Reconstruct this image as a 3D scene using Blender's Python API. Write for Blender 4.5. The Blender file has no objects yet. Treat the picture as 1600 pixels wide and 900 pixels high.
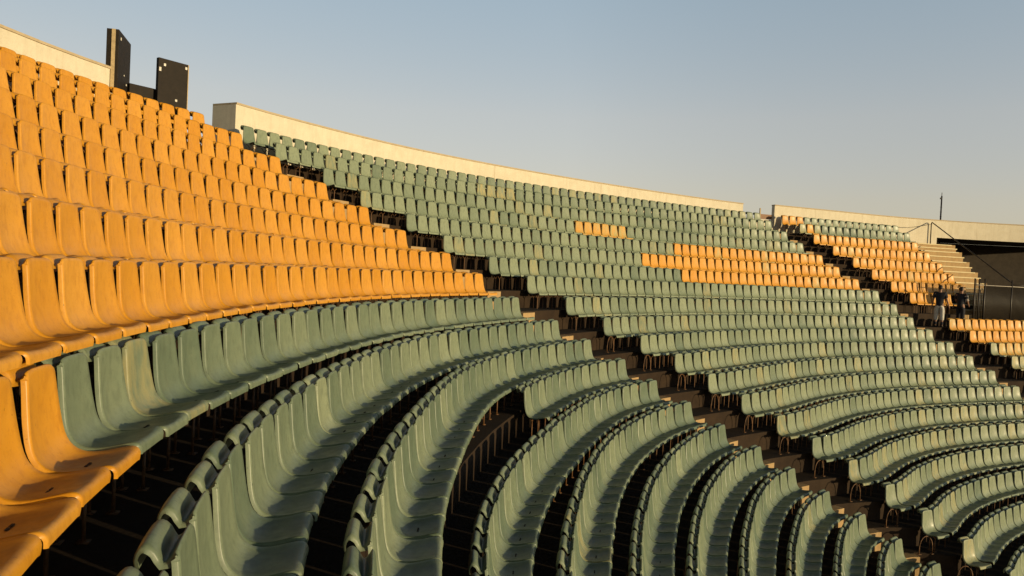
import bpy, bmesh, math, random
import numpy as np
from mathutils import Vector, Matrix, Euler

random.seed(7)
rng = np.random.default_rng(7)
C = bpy.context.scene.collection
scene = bpy.context.scene

# ------------------------------------------------------------------ camera
HZ = 7.6                                   # camera height above the ground
PITCH, ROLL = -0.019505, 0.046394
cam_data = bpy.data.cameras.new('camera')
cam_data.sensor_width = 36.0
cam_data.lens = 27.0
cam_data.clip_start = 0.05
cam_data.clip_end = 5000.0
cam = bpy.data.objects.new('camera', cam_data)
C.objects.link(cam)
_f = Vector((0, math.cos(PITCH), math.sin(PITCH)))
_u = Vector((0, -math.sin(PITCH), math.cos(PITCH)))
_r = Vector((1, 0, 0))
_cx = _r * math.cos(ROLL) + _u * math.sin(ROLL)
_cy = _u * math.cos(ROLL) - _r * math.sin(ROLL)
_m = Matrix((_cx, _cy, -_f)).transposed().to_4x4()
_m.translation = Vector((0, 0, HZ))
cam.matrix_world = _m
scene.camera = cam

# ------------------------------------------------------------------ light
SUN_AZ = math.radians(-31.0)               # direction to the sun, from +X
SUN_EL = math.radians(5.5)
sd = Vector((math.cos(SUN_AZ) * math.cos(SUN_EL), math.sin(SUN_AZ) * math.cos(SUN_EL), math.sin(SUN_EL)))
sun_data = bpy.data.lights.new('sun', 'SUN')
sun_data.energy = 4.8
sun_data.angle = math.radians(0.7)
sun_data.color = (1.0, 0.79, 0.46)
sun = bpy.data.objects.new('sun', sun_data)
sun.rotation_euler = sd.to_track_quat('Z', 'Y').to_euler()
C.objects.link(sun)

world = bpy.data.worlds.new("World")
scene.world = world
world.use_nodes = True
nt = world.node_tree
nt.nodes.clear()
sky = nt.nodes.new('ShaderNodeTexSky')
sky.sky_type = 'NISHITA'
sky.sun_disc = False
sky.sun_elevation = SUN_EL
sky.sun_rotation = math.atan2(sd.x, sd.y)
sky.altitude = 100
sky.air_density = 1.0
sky.dust_density = 0.0
sky.ozone_density = 1.0
bg = nt.nodes.new('ShaderNodeBackground')
bg.inputs['Strength'].default_value = 0.15
wo = nt.nodes.new('ShaderNodeOutputWorld')
# sky graded by height: hazy pale low down, darkened overhead to cut fill light
tc = nt.nodes.new('ShaderNodeTexCoord'); sx = nt.nodes.new('ShaderNodeSeparateXYZ')
nt.links.new(tc.outputs['Generated'], sx.inputs[0])
cr = nt.nodes.new('ShaderNodeValToRGB')
nt.links.new(sx.outputs['Z'], cr.inputs[0])
for i_, (p_, c_) in enumerate(((0.0, (0.95, 0.90, 1.25)), (0.06, (1.10, 0.98, 1.32)), (0.105, (1.42, 1.14, 1.28)), (0.20, (1.92, 1.47, 1.45)), (0.35, (2.15, 1.83, 1.76)), (0.46, (0.75, 0.70, 0.68)), (0.62, (0.28, 0.28, 0.28)), (1.0, (0.15, 0.15, 0.15)))):
    e_ = cr.color_ramp.elements[i_] if i_ < 2 else cr.color_ramp.elements.new(p_)
    e_.position = p_; e_.color = (*[q / 2.5 for q in c_], 1)
mu = nt.nodes.new('ShaderNodeVectorMath'); mu.operation = 'MULTIPLY'
nt.links.new(sky.outputs[0], mu.inputs[0]); nt.links.new(cr.outputs[0], mu.inputs[1])
m2 = nt.nodes.new('ShaderNodeVectorMath'); m2.operation = 'SCALE'; m2.inputs['Scale'].default_value = 2.5
# the haze evens out the bright patch opposite the sun
dt = nt.nodes.new('ShaderNodeVectorMath'); dt.operation = 'DOT_PRODUCT'
dt.inputs[1].default_value = (-math.cos(SUN_AZ), -math.sin(SUN_AZ), 0)
nt.links.new(tc.outputs['Generated'], dt.inputs[0])
mr = nt.nodes.new('ShaderNodeMapRange')
for i_, v_ in enumerate((0.45, 1.0, 1.0, 0.66)):
    mr.inputs[i_ + 1].default_value = v_
nt.links.new(dt.outputs['Value'], mr.inputs[0])
m3 = nt.nodes.new('ShaderNodeVectorMath'); m3.operation = 'SCALE'
nt.links.new(m2.outputs[0], m3.inputs[0]); nt.links.new(mr.outputs[0], m3.inputs['Scale'])
nt.links.new(mu.outputs[0], m2.inputs[0]); nt.links.new(m3.outputs[0], bg.inputs[0])
nt.links.new(bg.outputs[0], wo.inputs[0])

vs = scene.view_settings
vs.view_transform = 'Standard'
vs.look = 'None'
vs.exposure = 0.0
vs.gamma = 1.0
vs.use_curve_mapping = False
scene.cycles.max_bounces = 6
scene.cycles.diffuse_bounces = 3
scene.cycles.glossy_bounces = 2

# ------------------------------------------------------------------ rows of the stand
# one polyline per row (millimetres), row 1 topmost; sampled every metre of the
# stand's length, index 0 = station -24
ROWS_MM = [
[-5991,-6389,-6278,-5287,-6544,-4180,-6790,-3068,-7016,-1953,-7222,-837,-7413,278,-7596,1390,-7777,2495,-7963,3595,-8157,4689,-8352,5781,-8535,6874,-8696,7975,-8821,9085,-8901,10209,-8929,11344,-8896,12488,-8794,13637,-8618,14792,-8362,15963,-8014,17170,-7557,18437,-6989,19770,-6310,21143,-5529,22513,-4668,23838,-3740,25093,-2761,26267,-1742,27363,-696,28388,368,29352,1439,30266,2512,31142,3583,31981,4647,32779,5698,33535,6730,34247,7737,34911,8716,35525,9667,36084,10592,36586,11490,37039,12363,37451,13212,37833,14038,38190,14842,38532,15624,38863,16383,39189,17121,39517,17834,39851,18563,40181,19301,40488,20049,40773,20805,41034,21569,41272,22340,41486,23117,41676,23899,41843,24686,41985,25478,42103,26272,42197,27069,42266,27868,42311,28667,42331,29467,42326,30267,42297,31065,42243,31861,42165,32654,42062,33444,41935,34230,41783,35010,41608,35785,41408,36553,41185],
[-5223,-6182,-5507,-5094,-5770,-4001,-6012,-2903,-6235,-1803,-6433,-699,-6617,403,-6796,1501,-6978,2594,-7169,3681,-7375,4763,-7579,5843,-7760,6927,-7897,8018,-7973,9119,-7992,10231,-7965,11351,-7899,12479,-7802,13609,-7657,14746,-7444,15897,-7135,17081,-6706,18313,-6155,19598,-5489,20911,-4727,22209,-3893,23460,-3001,24643,-2063,25750,-1092,26785,-97,27757,914,28676,1933,29555,2955,30404,3978,31223,5001,32010,6016,32759,7019,33469,8004,34134,8967,34750,9908,35313,10828,35820,11726,36277,12602,36694,13458,37080,14292,37442,15107,37788,15903,38124,16678,38457,17432,38791,18164,39133,18871,39453,19587,39751,20312,40027,21045,40281,21785,40512,22532,40720,23286,40904,24044,41066,24807,41204,25575,41319,26345,41410,27118,41477,27892,41521,28668,41540,29443,41536,30218,41508,30992,41456,31764,41380,32533,41281,33299,41158,34061,41011,34818,40841,35569,40648,36314,40432],
[-4457,-5975,-4736,-4901,-4996,-3822,-5235,-2739,-5455,-1652,-5651,-563,-5834,526,-6012,1611,-6193,2691,-6383,3766,-6588,4837,-6789,5907,-6963,6981,-7087,8062,-7143,9153,-7139,10252,-7091,11359,-7011,12470,-6909,13584,-6768,14703,-6561,15834,-6259,16991,-5835,18187,-5290,19421,-4637,20669,-3896,21895,-3094,23072,-2243,24183,-1354,25225,-436,26203,503,27126,1458,28004,2423,28850,3394,29672,4372,30471,5354,31241,6336,31979,7312,32681,8276,33341,9225,33955,10157,34518,11073,35026,11971,35486,12851,35907,13712,36298,14556,36667,15382,37020,16190,37365,16979,37706,17749,38051,18498,38404,19182,38714,19875,39003,20577,39270,21287,39516,22003,39740,22727,39942,23456,40121,24191,40278,24929,40412,25672,40523,26418,40611,27166,40677,27916,40719,28667,40738,29418,40735,30168,40708,30917,40658,31665,40585,32410,40489,33151,40370,33889,40228,34621,40064,35349,39877,36070,39668],
[-3692,-5769,-3968,-4709,-4224,-3644,-4460,-2575,-4677,-1502,-4877,-428,-5063,646,-5242,1718,-5421,2787,-5608,3851,-5804,4911,-5994,5972,-6158,7036,-6274,8106,-6326,9185,-6321,10272,-6269,11365,-6182,12462,-6066,13561,-5907,14661,-5684,15771,-5370,16900,-4941,18057,-4402,19238,-3766,20422,-3054,21577,-2291,22681,-1488,23724,-652,24705,209,25629,1092,26506,1991,27345,2904,28157,3828,28950,4763,29722,5708,30470,6660,31189,7611,31875,8558,32522,9494,33127,10419,33684,11331,34190,12229,34651,13113,35077,13980,35475,14832,35854,15668,36219,16488,36577,17290,36934,18074,37295,18837,37666,19498,37966,20168,38246,20846,38504,21532,38742,22225,38959,22925,39154,23630,39328,24339,39479,25054,39609,25772,39717,26493,39803,27216,39866,27941,39907,28666,39926,29392,39923,30118,39897,30842,39849,31565,39779,32285,39686,33002,39572,33715,39435,34423,39276,35127,39096,35824,38894],
[-2930,-5563,-3202,-4517,-3455,-3466,-3688,-2411,-3902,-1353,-4112,-294,-4307,765,-4491,1823,-4671,2879,-4850,3933,-5032,4984,-5204,6036,-5351,7090,-5456,8151,-5507,9218,-5506,10292,-5457,11372,-5365,12454,-5234,13537,-5052,14620,-4804,15708,-4471,16808,-4035,17925,-3503,19053,-2887,20172,-2207,21256,-1488,22290,-736,23268,43,24190,846,25064,1670,25897,2514,26699,3376,27478,4254,28240,5149,28983,6061,29704,6984,30399,7913,31063,8843,31692,9768,32282,10686,32829,11596,33330,12496,33791,13383,34220,14257,34626,15117,35015,15963,35393,16794,35767,17608,36141,18405,36522,19183,36913,19821,37203,20467,37473,21122,37723,21783,37952,22452,38162,23126,38350,23807,38518,24492,38665,25181,38790,25873,38895,26569,38978,27267,39039,27966,39079,28666,39098,29367,39095,30067,39070,30766,39024,31463,38956,32158,38867,32850,38757,33538,38625,34221,38473,34900,38299,35573,38105],
[-2172,-5359,-2440,-4327,-2690,-3290,-2920,-2249,-3131,-1204,-3357,-163,-3567,881,-3762,1925,-3946,2969,-4122,4012,-4290,5054,-4442,6097,-4569,7143,-4659,8194,-4702,9250,-4698,10312,-4646,11379,-4546,12447,-4398,13514,-4194,14579,-3924,15645,-3575,16716,-3133,17793,-2607,18869,-2010,19924,-1363,20937,-687,21900,13,22812,735,23677,1479,24501,2245,25292,3033,26058,3844,26804,4677,27535,5533,28249,6410,28943,7306,29613,8213,30254,9127,30864,10041,31439,10954,31975,11862,32470,12763,32929,13654,33362,14535,33774,15403,34172,16260,34563,17102,34952,17929,35343,18740,35742,19532,36153,20146,36432,20769,36693,21399,36934,22036,37155,22680,37357,23330,37539,23985,37701,24645,37843,25309,37964,25976,38065,26646,38145,27318,38204,27992,38243,28666,38261,29341,38259,30015,38235,30689,38191,31360,38126,32030,38041,32696,37935,33359,37808,34017,37662,34671,37495,35320,37308],
[-1418,-5155,-1682,-4137,-1929,-3114,-2156,-2087,-2364,-1056,-2615,-33,-2848,993,-3063,2023,-3261,3054,-3442,4086,-3606,5119,-3747,6154,-3855,7192,-3923,8234,-3942,9281,-3912,10332,-3834,11385,-3709,12439,-3537,13490,-3312,14537,-3026,15581,-2665,16623,-2221,17661,-1702,18683,-1124,19672,-508,20614,125,21505,773,22351,1437,23157,2121,23931,2827,24680,3557,25410,4315,26126,5100,26829,5915,27517,6758,28188,7624,28837,8509,29459,9405,30053,10309,30615,11215,31142,12121,31631,13023,32089,13919,32524,14806,32941,15684,33347,16551,33747,17406,34147,18247,34552,19072,34966,19881,35394,20472,35663,21070,35914,21677,36146,22290,36359,22909,36554,23534,36729,24164,36885,24798,37021,25437,37138,26079,37236,26723,37313,27370,37371,28018,37408,28666,37426,29315,37424,29964,37401,30612,37359,31258,37297,31902,37215,32543,37114,33180,36992,33814,36851,34443,36691,35067,36511],
[-667,-4952,-928,-3948,-1171,-2939,-1395,-1926,-1601,-909,-1896,92,-2170,1099,-2418,2113,-2637,3131,-2825,4153,-2977,5178,-3091,6207,-3165,7239,-3195,8273,-3179,9311,-3115,10351,-3005,11392,-2847,12431,-2642,13465,-2387,14492,-2078,15513,-1708,16525,-1272,17523,-777,18493,-235,19420,336,20294,920,21118,1516,21899,2127,22645,2757,23366,3408,24068,4086,24757,4792,25439,5529,26114,6299,26782,7103,27436,7937,28073,8795,28688,9672,29276,10562,29835,11460,30359,12362,30848,13265,31306,14166,31741,15061,32160,15949,32568,16828,32971,17698,33375,18555,33785,19399,34205,20227,34639,20794,34898,21369,35139,21951,35362,22540,35567,23135,35755,23735,35923,24340,36073,24950,36205,25563,36317,26180,36411,26799,36486,27420,36542,28042,36578,28665,36595,29289,36594,29912,36573,30534,36532,31155,36473,31774,36395,32390,36297,33002,36181,33611,36046,34215,35892,34814,35720],
[93,-4747,-164,-3757,-404,-2762,-625,-1763,-828,-760,-1228,209,-1598,1189,-1924,2182,-2193,3186,-2391,4200,-2510,5222,-2560,6250,-2555,7280,-2509,8311,-2431,9341,-2317,10371,-2156,11399,-1941,12422,-1666,13437,-1340,14442,-976,15434,-583,16410,-166,17362,276,18277,744,19142,1236,19954,1749,20715,2281,21435,2833,22122,3407,22788,4005,23440,4628,24087,5280,24736,5963,25390,6683,26047,7442,26700,8236,27342,9063,27966,9916,28566,10789,29136,11676,29669,12574,30163,13477,30622,14382,31055,15286,31468,16186,31868,17082,32262,17970,32656,18849,33054,19717,33463,20572,33887,21116,34135,21667,34367,22226,34582,22790,34779,23361,34959,23936,35121,24517,35265,25101,35391,25690,35500,26281,35590,26874,35662,27470,35716,28067,35751,28665,35768,29263,35767,29861,35747,30458,35709,31053,35652,31646,35577,32237,35484,32825,35373,33409,35244,33988,35097,34563,34932],
[859,-4541,605,-3564,369,-2583,151,-1598,-49,-610,-417,350,-758,1320,-1062,2302,-1317,3294,-1513,4295,-1644,5304,-1715,6318,-1737,7335,-1717,8354,-1662,9372,-1562,10390,-1407,11405,-1185,12415,-890,13415,-537,14403,-144,15374,272,16322,700,17236,1139,18099,1593,18902,2060,19642,2538,20331,3029,20980,3534,21603,4057,22211,4599,22815,5166,23422,5762,24041,6392,24676,7062,25322,7777,25971,8535,26614,9332,27242,10162,27848,11019,28424,11897,28963,12791,29460,13695,29919,14605,30350,15517,30760,16429,31156,17338,31543,18244,31930,19143,32322,20034,32725,20913,33144,21434,33382,21962,33604,22497,33810,23038,34000,23584,34172,24135,34328,24691,34466,25251,34588,25814,34692,26381,34779,26949,34848,27520,34900,28092,34934,28665,34951,29237,34950,29810,34931,30382,34895,30952,34841,31521,34769,32087,34681,32650,34574,33209,34451,33765,34310,34315,34153],
[1609,-4338,1359,-3375,1126,-2408,911,-1437,714,-462,338,482,-8,1438,-312,2407,-561,3387,-742,4379,-846,5380,-889,6385,-887,7393,-860,8400,-819,9406,-752,10410,-641,11411,-468,12408,-220,13397,95,14373,468,15330,888,16259,1348,17141,1836,17956,2337,18691,2836,19349,3319,19951,3791,20517,4257,21067,4728,21615,5210,22172,5715,22745,6250,23339,6823,23958,7443,24594,8114,25237,8836,25879,9605,26509,10414,27117,11256,27696,12124,28236,13015,28734,13919,29194,14834,29624,15754,30032,16677,30425,17601,30810,18522,31194,19440,31584,20351,31985,21253,32404,21751,32632,22256,32845,22767,33042,23284,33223,23806,33389,24334,33538,24865,33671,25400,33787,25939,33887,26481,33970,27024,34037,27570,34087,28117,34120,28664,34136,29212,34136,29760,34118,30307,34084,30852,34033,31396,33965,31937,33880,32476,33779,33011,33661,33542,33527,34069,33377],
[2373,-4132,2126,-3183,1897,-2231,1685,-1274,1491,-313,1040,604,620,1536,248,2485,-61,3449,-291,4428,-431,5419,-491,6418,-484,7420,-424,8424,-322,9426,-180,10424,0,11417,219,12402,477,13377,779,14340,1131,15283,1542,16192,2016,17044,2534,17813,3068,18483,3588,19064,4074,19584,4528,20069,4962,20545,5388,21028,5819,21531,6268,22061,6747,22623,7266,23219,7837,23839,8465,24475,9150,25113,9889,25744,10675,26355,11501,26938,12360,27483,13246,27984,14151,28446,15069,28878,15997,29286,16930,29679,17867,30064,18804,30448,19740,30838,20671,31240,21595,31660,22070,31878,22552,32081,23039,32270,23532,32443,24030,32601,24533,32744,25040,32871,25551,32982,26065,33078,26581,33158,27100,33222,27620,33270,28142,33302,28665,33317,29187,33317,29710,33301,30231,33268,30752,33220,31270,33156,31787,33075,32301,32979,32811,32867,33318,32739,33821,32596],
[3136,-3926,2893,-2992,2667,-2053,2458,-1110,2267,-163,1730,724,1227,1631,778,2559,404,3507,124,4473,-47,5455,-117,6448,-97,7447,0,8447,164,9445,380,10438,633,11422,908,12395,1196,13357,1507,14305,1857,15231,2265,16118,2740,16939,3262,17663,3797,18276,4315,18790,4789,19236,5224,19647,5630,20050,6021,20466,6411,20908,6814,21387,7244,21907,7715,22471,8239,23070,8824,23693,9473,24326,10181,24956,10944,25571,11754,26159,12603,26709,13483,27215,14388,27681,15310,28115,16245,28525,17189,28920,18138,29306,19090,29690,20044,30081,20994,30485,21940,30909,22392,31117,22850,31311,23313,31490,23782,31655,24256,31806,24734,31942,25217,32063,25702,32170,26191,32261,26683,32338,27176,32399,27671,32445,28167,32475,28664,32491,29162,32491,29659,32476,30155,32445,30650,32400,31144,32339,31635,32263,32124,32172,32610,32066,33092,31944,33570,31809],
[3887,-3723,3648,-2802,3425,-1878,3220,-949,3031,-16,2445,849,1899,1737,1420,2649,1036,3585,772,4544,645,5521,633,6509,703,7501,823,8492,969,9477,1140,10457,1347,11428,1596,12389,1893,13337,2239,14270,2630,15176,3066,16036,3542,16822,4043,17503,4545,18064,5026,18520,5469,18905,5875,19251,6254,19588,6617,19937,6975,20314,7342,20733,7733,21203,8161,21727,8642,22298,9188,22903,9801,23525,10480,24151,11221,24767,12014,25358,12852,25913,13728,26423,14632,26892,15559,27328,16501,27740,17455,28136,18418,28523,19386,28909,20357,29302,21328,29708,22295,30135,22723,30332,23156,30516,23596,30687,24040,30844,24488,30987,24941,31116,25398,31231,25858,31333,26321,31420,26786,31492,27254,31551,27723,31595,28193,31624,28664,31639,29135,31640,29606,31626,30076,31598,30545,31555,31013,31497,31478,31426,31941,31340,32402,31240,32859,31126,33312,30997],
[4639,-3520,4403,-2613,4184,-1702,3982,-787,3796,132,3210,982,2663,1856,2183,2755,1796,3679,1528,4626,1397,5592,1383,6569,1456,7552,1589,8533,1759,9509,1961,10477,2200,11435,2476,12380,2792,13312,3144,14226,3528,15111,3943,15946,4384,16699,4840,17339,5293,17852,5728,18255,6134,18581,6509,18866,6860,19139,7195,19423,7523,19737,7858,20096,8212,20514,8600,20996,9041,21535,9549,22117,10129,22725,10781,23344,11499,23956,12277,24547,13106,25103,13977,25613,14883,26084,15813,26521,16763,26934,17729,27331,18705,27719,19689,28107,20678,28502,21669,28912,22659,29343,23062,29529,23471,29703,23885,29865,24304,30013,24727,30148,25154,30271,25584,30380,26018,30476,26455,30558,26894,30627,27334,30683,27777,30725,28220,30753,28664,30768,29108,30769,29552,30756,29996,30730,30438,30690,30879,30636,31318,30569,31755,30488,32189,30394,32620,30287,33048,30167],
[5397,-3316,5165,-2423,4949,-1526,4750,-625,4567,281,3989,1118,3449,1979,2972,2865,2583,3776,2307,4710,2160,5664,2127,6630,2186,7601,2314,8572,2491,9538,2709,10495,2967,11441,3260,12373,3585,13290,3939,14188,4318,15055,4722,15867,5147,16588,5582,17186,6012,17648,6423,17992,6805,18255,7157,18473,7482,18678,7789,18895,8086,19145,8386,19444,8702,19808,9050,20245,9453,20748,9924,21301,10472,21888,11097,22490,11796,23092,12559,23677,13379,24230,14247,24740,15153,25211,16088,25652,17045,26070,18020,26473,19009,26869,20007,27265,21012,27670,22021,28091,23030,28535,23408,28710,23792,28874,24180,29026,24573,29165,24970,29293,25370,29408,25774,29511,26181,29602,26591,29680,27002,29745,27416,29798,27831,29837,28247,29864,28664,29879,29080,29880,29497,29869,29913,29844,30329,29807,30742,29758,31155,29695,31565,29620,31972,29532,32377,29432,32778,29319],
[6160,-3110,5932,-2231,5719,-1348,5523,-461,5343,430,4771,1255,4236,2103,3762,2975,3372,3874,3090,4795,2933,5737,2889,6692,2938,7652,3061,8613,3240,9568,3467,10514,3733,11447,4031,12365,4355,13268,4702,14151,5072,15001,5465,15791,5878,16482,6301,17038,6716,17448,7109,17733,7469,17931,7796,18084,8093,18225,8368,18381,8631,18571,8894,18816,9172,19130,9484,19523,9850,19987,10289,20507,10809,21066,11411,21646,12092,22229,12843,22801,13656,23344,14522,23850,15429,24320,16368,24762,17334,25185,18319,25595,19319,26000,20331,26408,21352,26826,22377,27262,23403,27722,23756,27886,24114,28040,24476,28182,24843,28313,25214,28433,25588,28541,25965,28637,26345,28722,26727,28796,27112,28857,27498,28907,27885,28945,28274,28970,28663,28984,29052,28986,29442,28976,29830,28954,30218,28920,30605,28874,30990,28816,31373,28746,31754,28665,32132,28572,32507,28467],
[6926,-2903,6701,-2038,6492,-1169,6299,-297,6122,580,5558,1392,5030,2227,4559,3087,4169,3972,3881,4881,3713,5811,3654,6754,3689,7703,3801,8653,3978,9598,4209,10532,4484,11453,4796,12358,5134,13246,5495,14113,5872,14943,6262,15709,6659,16368,7054,16884,7435,17245,7792,17474,8121,17614,8418,17706,8687,17785,8933,17879,9165,18009,9395,18196,9640,18457,9916,18803,10248,19226,10654,19712,11146,20243,11725,20801,12388,21368,13126,21928,13932,22464,14794,22966,15702,23436,16646,23882,17618,24310,18613,24729,19624,25145,20650,25566,21684,25998,22725,26450,23768,26927,24096,27080,24429,27224,24767,27357,25108,27479,25452,27591,25800,27692,26151,27783,26505,27862,26861,27931,27219,27989,27578,28036,27939,28071,28300,28096,28663,28109,29025,28112,29387,28103,29749,28083,30111,28052,30471,28009,30829,27956,31186,27892,31540,27816,31892,27730,32242,27633],
[7694,-2696,7473,-1845,7267,-990,7077,-132,6903,731,6345,1529,5822,2351,5354,3198,4963,4070,4672,4967,4496,5885,4428,6816,4455,7755,4564,8695,4744,9628,4982,10551,5268,11460,5591,12351,5939,13224,6305,14074,6681,14885,7061,15627,7436,16255,7801,16730,8148,17042,8470,17218,8767,17300,9035,17331,9275,17349,9493,17382,9695,17452,9894,17581,10104,17788,10346,18086,10644,18467,11020,18918,11484,19420,12040,19954,12684,20504,13411,21050,14209,21579,15069,22077,15977,22549,16925,22999,17903,23436,18906,23865,19928,24294,20965,24730,22013,25180,23068,25651,24126,26148,24430,26291,24739,26424,25051,26548,25367,26662,25687,26766,26009,26861,26335,26945,26662,27020,26992,27084,27324,27138,27657,27182,27992,27216,28327,27239,28663,27252,28999,27255,29335,27247,29670,27229,30005,27201,30339,27162,30672,27113,31003,27054,31331,26985,31658,26906,31982,26816],
[8463,-2488,8246,-1652,8043,-811,7857,33,7685,882,7131,1666,6611,2474,6145,3308,5755,4168,5463,5053,5283,5959,5210,6880,5233,7808,5341,8737,5522,9660,5764,10571,6056,11466,6386,12343,6740,13201,7109,14035,7484,14828,7854,15546,8209,16143,8547,16577,8862,16840,9152,16960,9418,16983,9659,16952,9872,16907,10062,16876,10235,16883,10403,16951,10581,17101,10789,17346,11055,17681,11400,18092,11836,18559,12370,19066,12997,19594,13711,20126,14501,20645,15357,21142,16266,21617,17216,22076,18200,22525,19210,22972,20240,23421,21287,23880,22345,24355,23410,24853,24479,25379,24759,25511,25044,25635,25332,25750,25623,25855,25918,25952,26215,26040,26515,26119,26817,26188,27122,26248,27428,26298,27735,26339,28043,26371,28353,26393,28662,26406,28972,26409,29282,26403,29592,26387,29901,26361,30209,26326,30516,26282,30821,26228,31125,26164,31426,26092,31725,26010],
[9233,-2280,9019,-1458,8820,-632,8637,198,8468,1033,7918,1804,7400,2598,6936,3419,6547,4266,6254,5139,6072,6034,5997,6943,6017,7861,6124,8779,6306,9691,6552,10590,6847,11472,7181,12336,7538,13179,7909,13997,8281,14771,8643,15465,8984,16030,9299,16422,9588,16634,9850,16696,10088,16657,10300,16563,10483,16454,10641,16361,10781,16309,10913,16321,11055,16419,11226,16618,11456,16913,11768,17290,12176,17730,12686,18215,13295,18726,13996,19246,14779,19759,15631,20253,16540,20731,17494,21196,18484,21655,19502,22113,20542,22577,21599,23053,22669,23547,23748,24065,24831,24612,25088,24734,25348,24848,25612,24953,25878,25051,26148,25140,26420,25221,26695,25294,26972,25358,27250,25414,27531,25461,27812,25499,28095,25529,28378,25550,28662,25562,28946,25565,29230,25560,29514,25546,29797,25524,30079,25492,30361,25452,30641,25403,30919,25346,31195,25280,31469,25206]]
ROW = np.array(ROWS_MM, float).reshape(21, -1, 2) / 1000.0
NS = ROW.shape[1]
ST = np.arange(-24, -24 + NS).astype(float)
ZT = np.array([3.448, 3.034, 2.504, 1.974, 1.439, 0.919, 0.417, -0.04, -0.559, -1.051, -1.473, -1.894, -2.333,
               -2.778, -3.229, -3.675, -4.104, -4.54, -4.974, -5.424, -5.872]) + HZ     # top of the seat backs
TR = ZT - 0.88                                                                         # treads
TAN = np.gradient(ROW, axis=1)
TAN /= np.linalg.norm(TAN, axis=2)[..., None]
ARC = np.concatenate([np.zeros((21, 1)), np.cumsum(np.hypot(*np.moveaxis(np.diff(ROW, axis=1), 2, 0)), 1)], 1)
PITCH_SEAT = 0.47


def rp(k, s, off=0.0):
    """point of row k (1-based) at station s, moved off metres down the stand; and the heading there"""
    s = min(max(s, ST[0]), ST[-1])
    x = np.interp(s, ST, ROW[k - 1, :, 0]); y = np.interp(s, ST, ROW[k - 1, :, 1])
    tx = np.interp(s, ST, TAN[k - 1, :, 0]); ty = np.interp(s, ST, TAN[k - 1, :, 1])
    l = math.hypot(tx, ty); tx /= l; ty /= l
    return x + off * ty, y - off * tx, math.atan2(ty, tx)


def arc_at(k, s):
    return float(np.interp(s, ST, ARC[k - 1]))


def s_at(k, a):
    return float(np.interp(a, ARC[k - 1], ST))


S_L = [-1.96, -1.84, -1.72, -1.38, -1.16, -1.06, -0.7, -0.86, -1.20, -1.0, -0.8, -0.54, -0.52, -0.46, -0.5, -0.3, -0.2, -0.18, -0.06, 0.04, 0.28]
S_R = [-1.12, -1.06, -0.62, -0.45, 0.0, 0.2, 0.74, 1.04, 1.34, 1.76, 2.15, 2.38, 2.62, 2.95, 3.5, 3.9, 4.35, 4.8, 4.95, 5.44, 6.4]
S_E = [18.42, 18.5, 18.84, 19.12, 19.54, 19.74, 20.08, 20.44, 20.76, 20.9, 21.12, 21.34, 21.45, 21.6, 21.75, 22.03, 22.21, 22.38, 22.54, 22.69, 22.83]
S_3 = [19.8, 20.3, 20.5, 20.98, 21.44, 21.74, 22.04, 22.3, 22.6, 22.92, 23.15, 23.34, 23.45, 23.78, 23.99, 24.19, 24.38, 24.57, 24.74, 24.9, 25.05]
S_3E = [29.2, 29.35, 29.35, 29.2, 29.0, 28.85, 28.1, 25.2, 22.6] + [36.0] * 12
EDGE = [33.4 - 0.36 * (k - 1) for k in range(1, 10)]     # where the upper terrace ends beside the far stairs

# ------------------------------------------------------------------ materials
def new_mat(name, rough=0.7, spec=0.4):
    m = bpy.data.materials.new(name); m.use_nodes = True
    b = m.node_tree.nodes['Principled BSDF']
    b.inputs['Roughness'].default_value = rough
    b.inputs['Specular IOR Level'].default_value = spec
    return m, m.node_tree, b


def N(t, kind, **kw):
    n = t.nodes.new(kind)
    for k, v in kw.items():
        setattr(n, k, v)
    return n


def mixc(t, fac, a, b, blend='MIX'):
    n = N(t, 'ShaderNodeMix', data_type='RGBA', blend_type=blend)
    for sock, v in ((n.inputs[0], fac), (n.inputs[6], a), (n.inputs[7], b)):
        if hasattr(v, 'is_linked') or isinstance(v, bpy.types.NodeSocket):
            t.links.new(v, sock)
        else:
            sock.default_value = v if isinstance(v, (int, float)) else (*v, 1.0)[:4]
    return n.outputs[2]


def ramp(t, src, p0, p1, v0=0.0, v1=1.0):
    n = N(t, 'ShaderNodeMapRange')
    t.links.new(src, n.inputs[0])
    for i, v in enumerate((p0, p1, v0, v1)):
        n.inputs[i + 1].default_value = v
    return n.outputs[0]


def noise(t, vec, scale, detail=4, rough=0.6):
    n = N(t, 'ShaderNodeTexNoise')
    n.inputs['Scale'].default_value = scale; n.inputs['Detail'].default_value = detail
    n.inputs['Roughness'].default_value = rough
    if vec is not None:
        t.links.new(vec, n.inputs['Vector'])
    return n.outputs['Fac']


def world_pos(t, sx=1, sy=1, sz=1):
    g = N(t, 'ShaderNodeNewGeometry')
    mp = N(t, 'ShaderNodeMapping'); mp.inputs['Scale'].default_value = (sx, sy, sz)
    t.links.new(g.outputs['Position'], mp.inputs['Vector'])
    return mp.outputs['Vector']


def attr(t, name):
    """a per-seat value: from the object for single seats, from the faces of the merged far seats"""
    a = N(t, 'ShaderNodeAttribute', attribute_name=name, attribute_type='GEOMETRY')
    o = N(t, 'ShaderNodeAttribute', attribute_name=name, attribute_type='OBJECT')
    s = N(t, 'ShaderNodeMath', operation='ADD')
    t.links.new(a.outputs['Fac'], s.inputs[0]); t.links.new(o.outputs['Fac'], s.inputs[1])
    return s.outputs[0]


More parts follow.
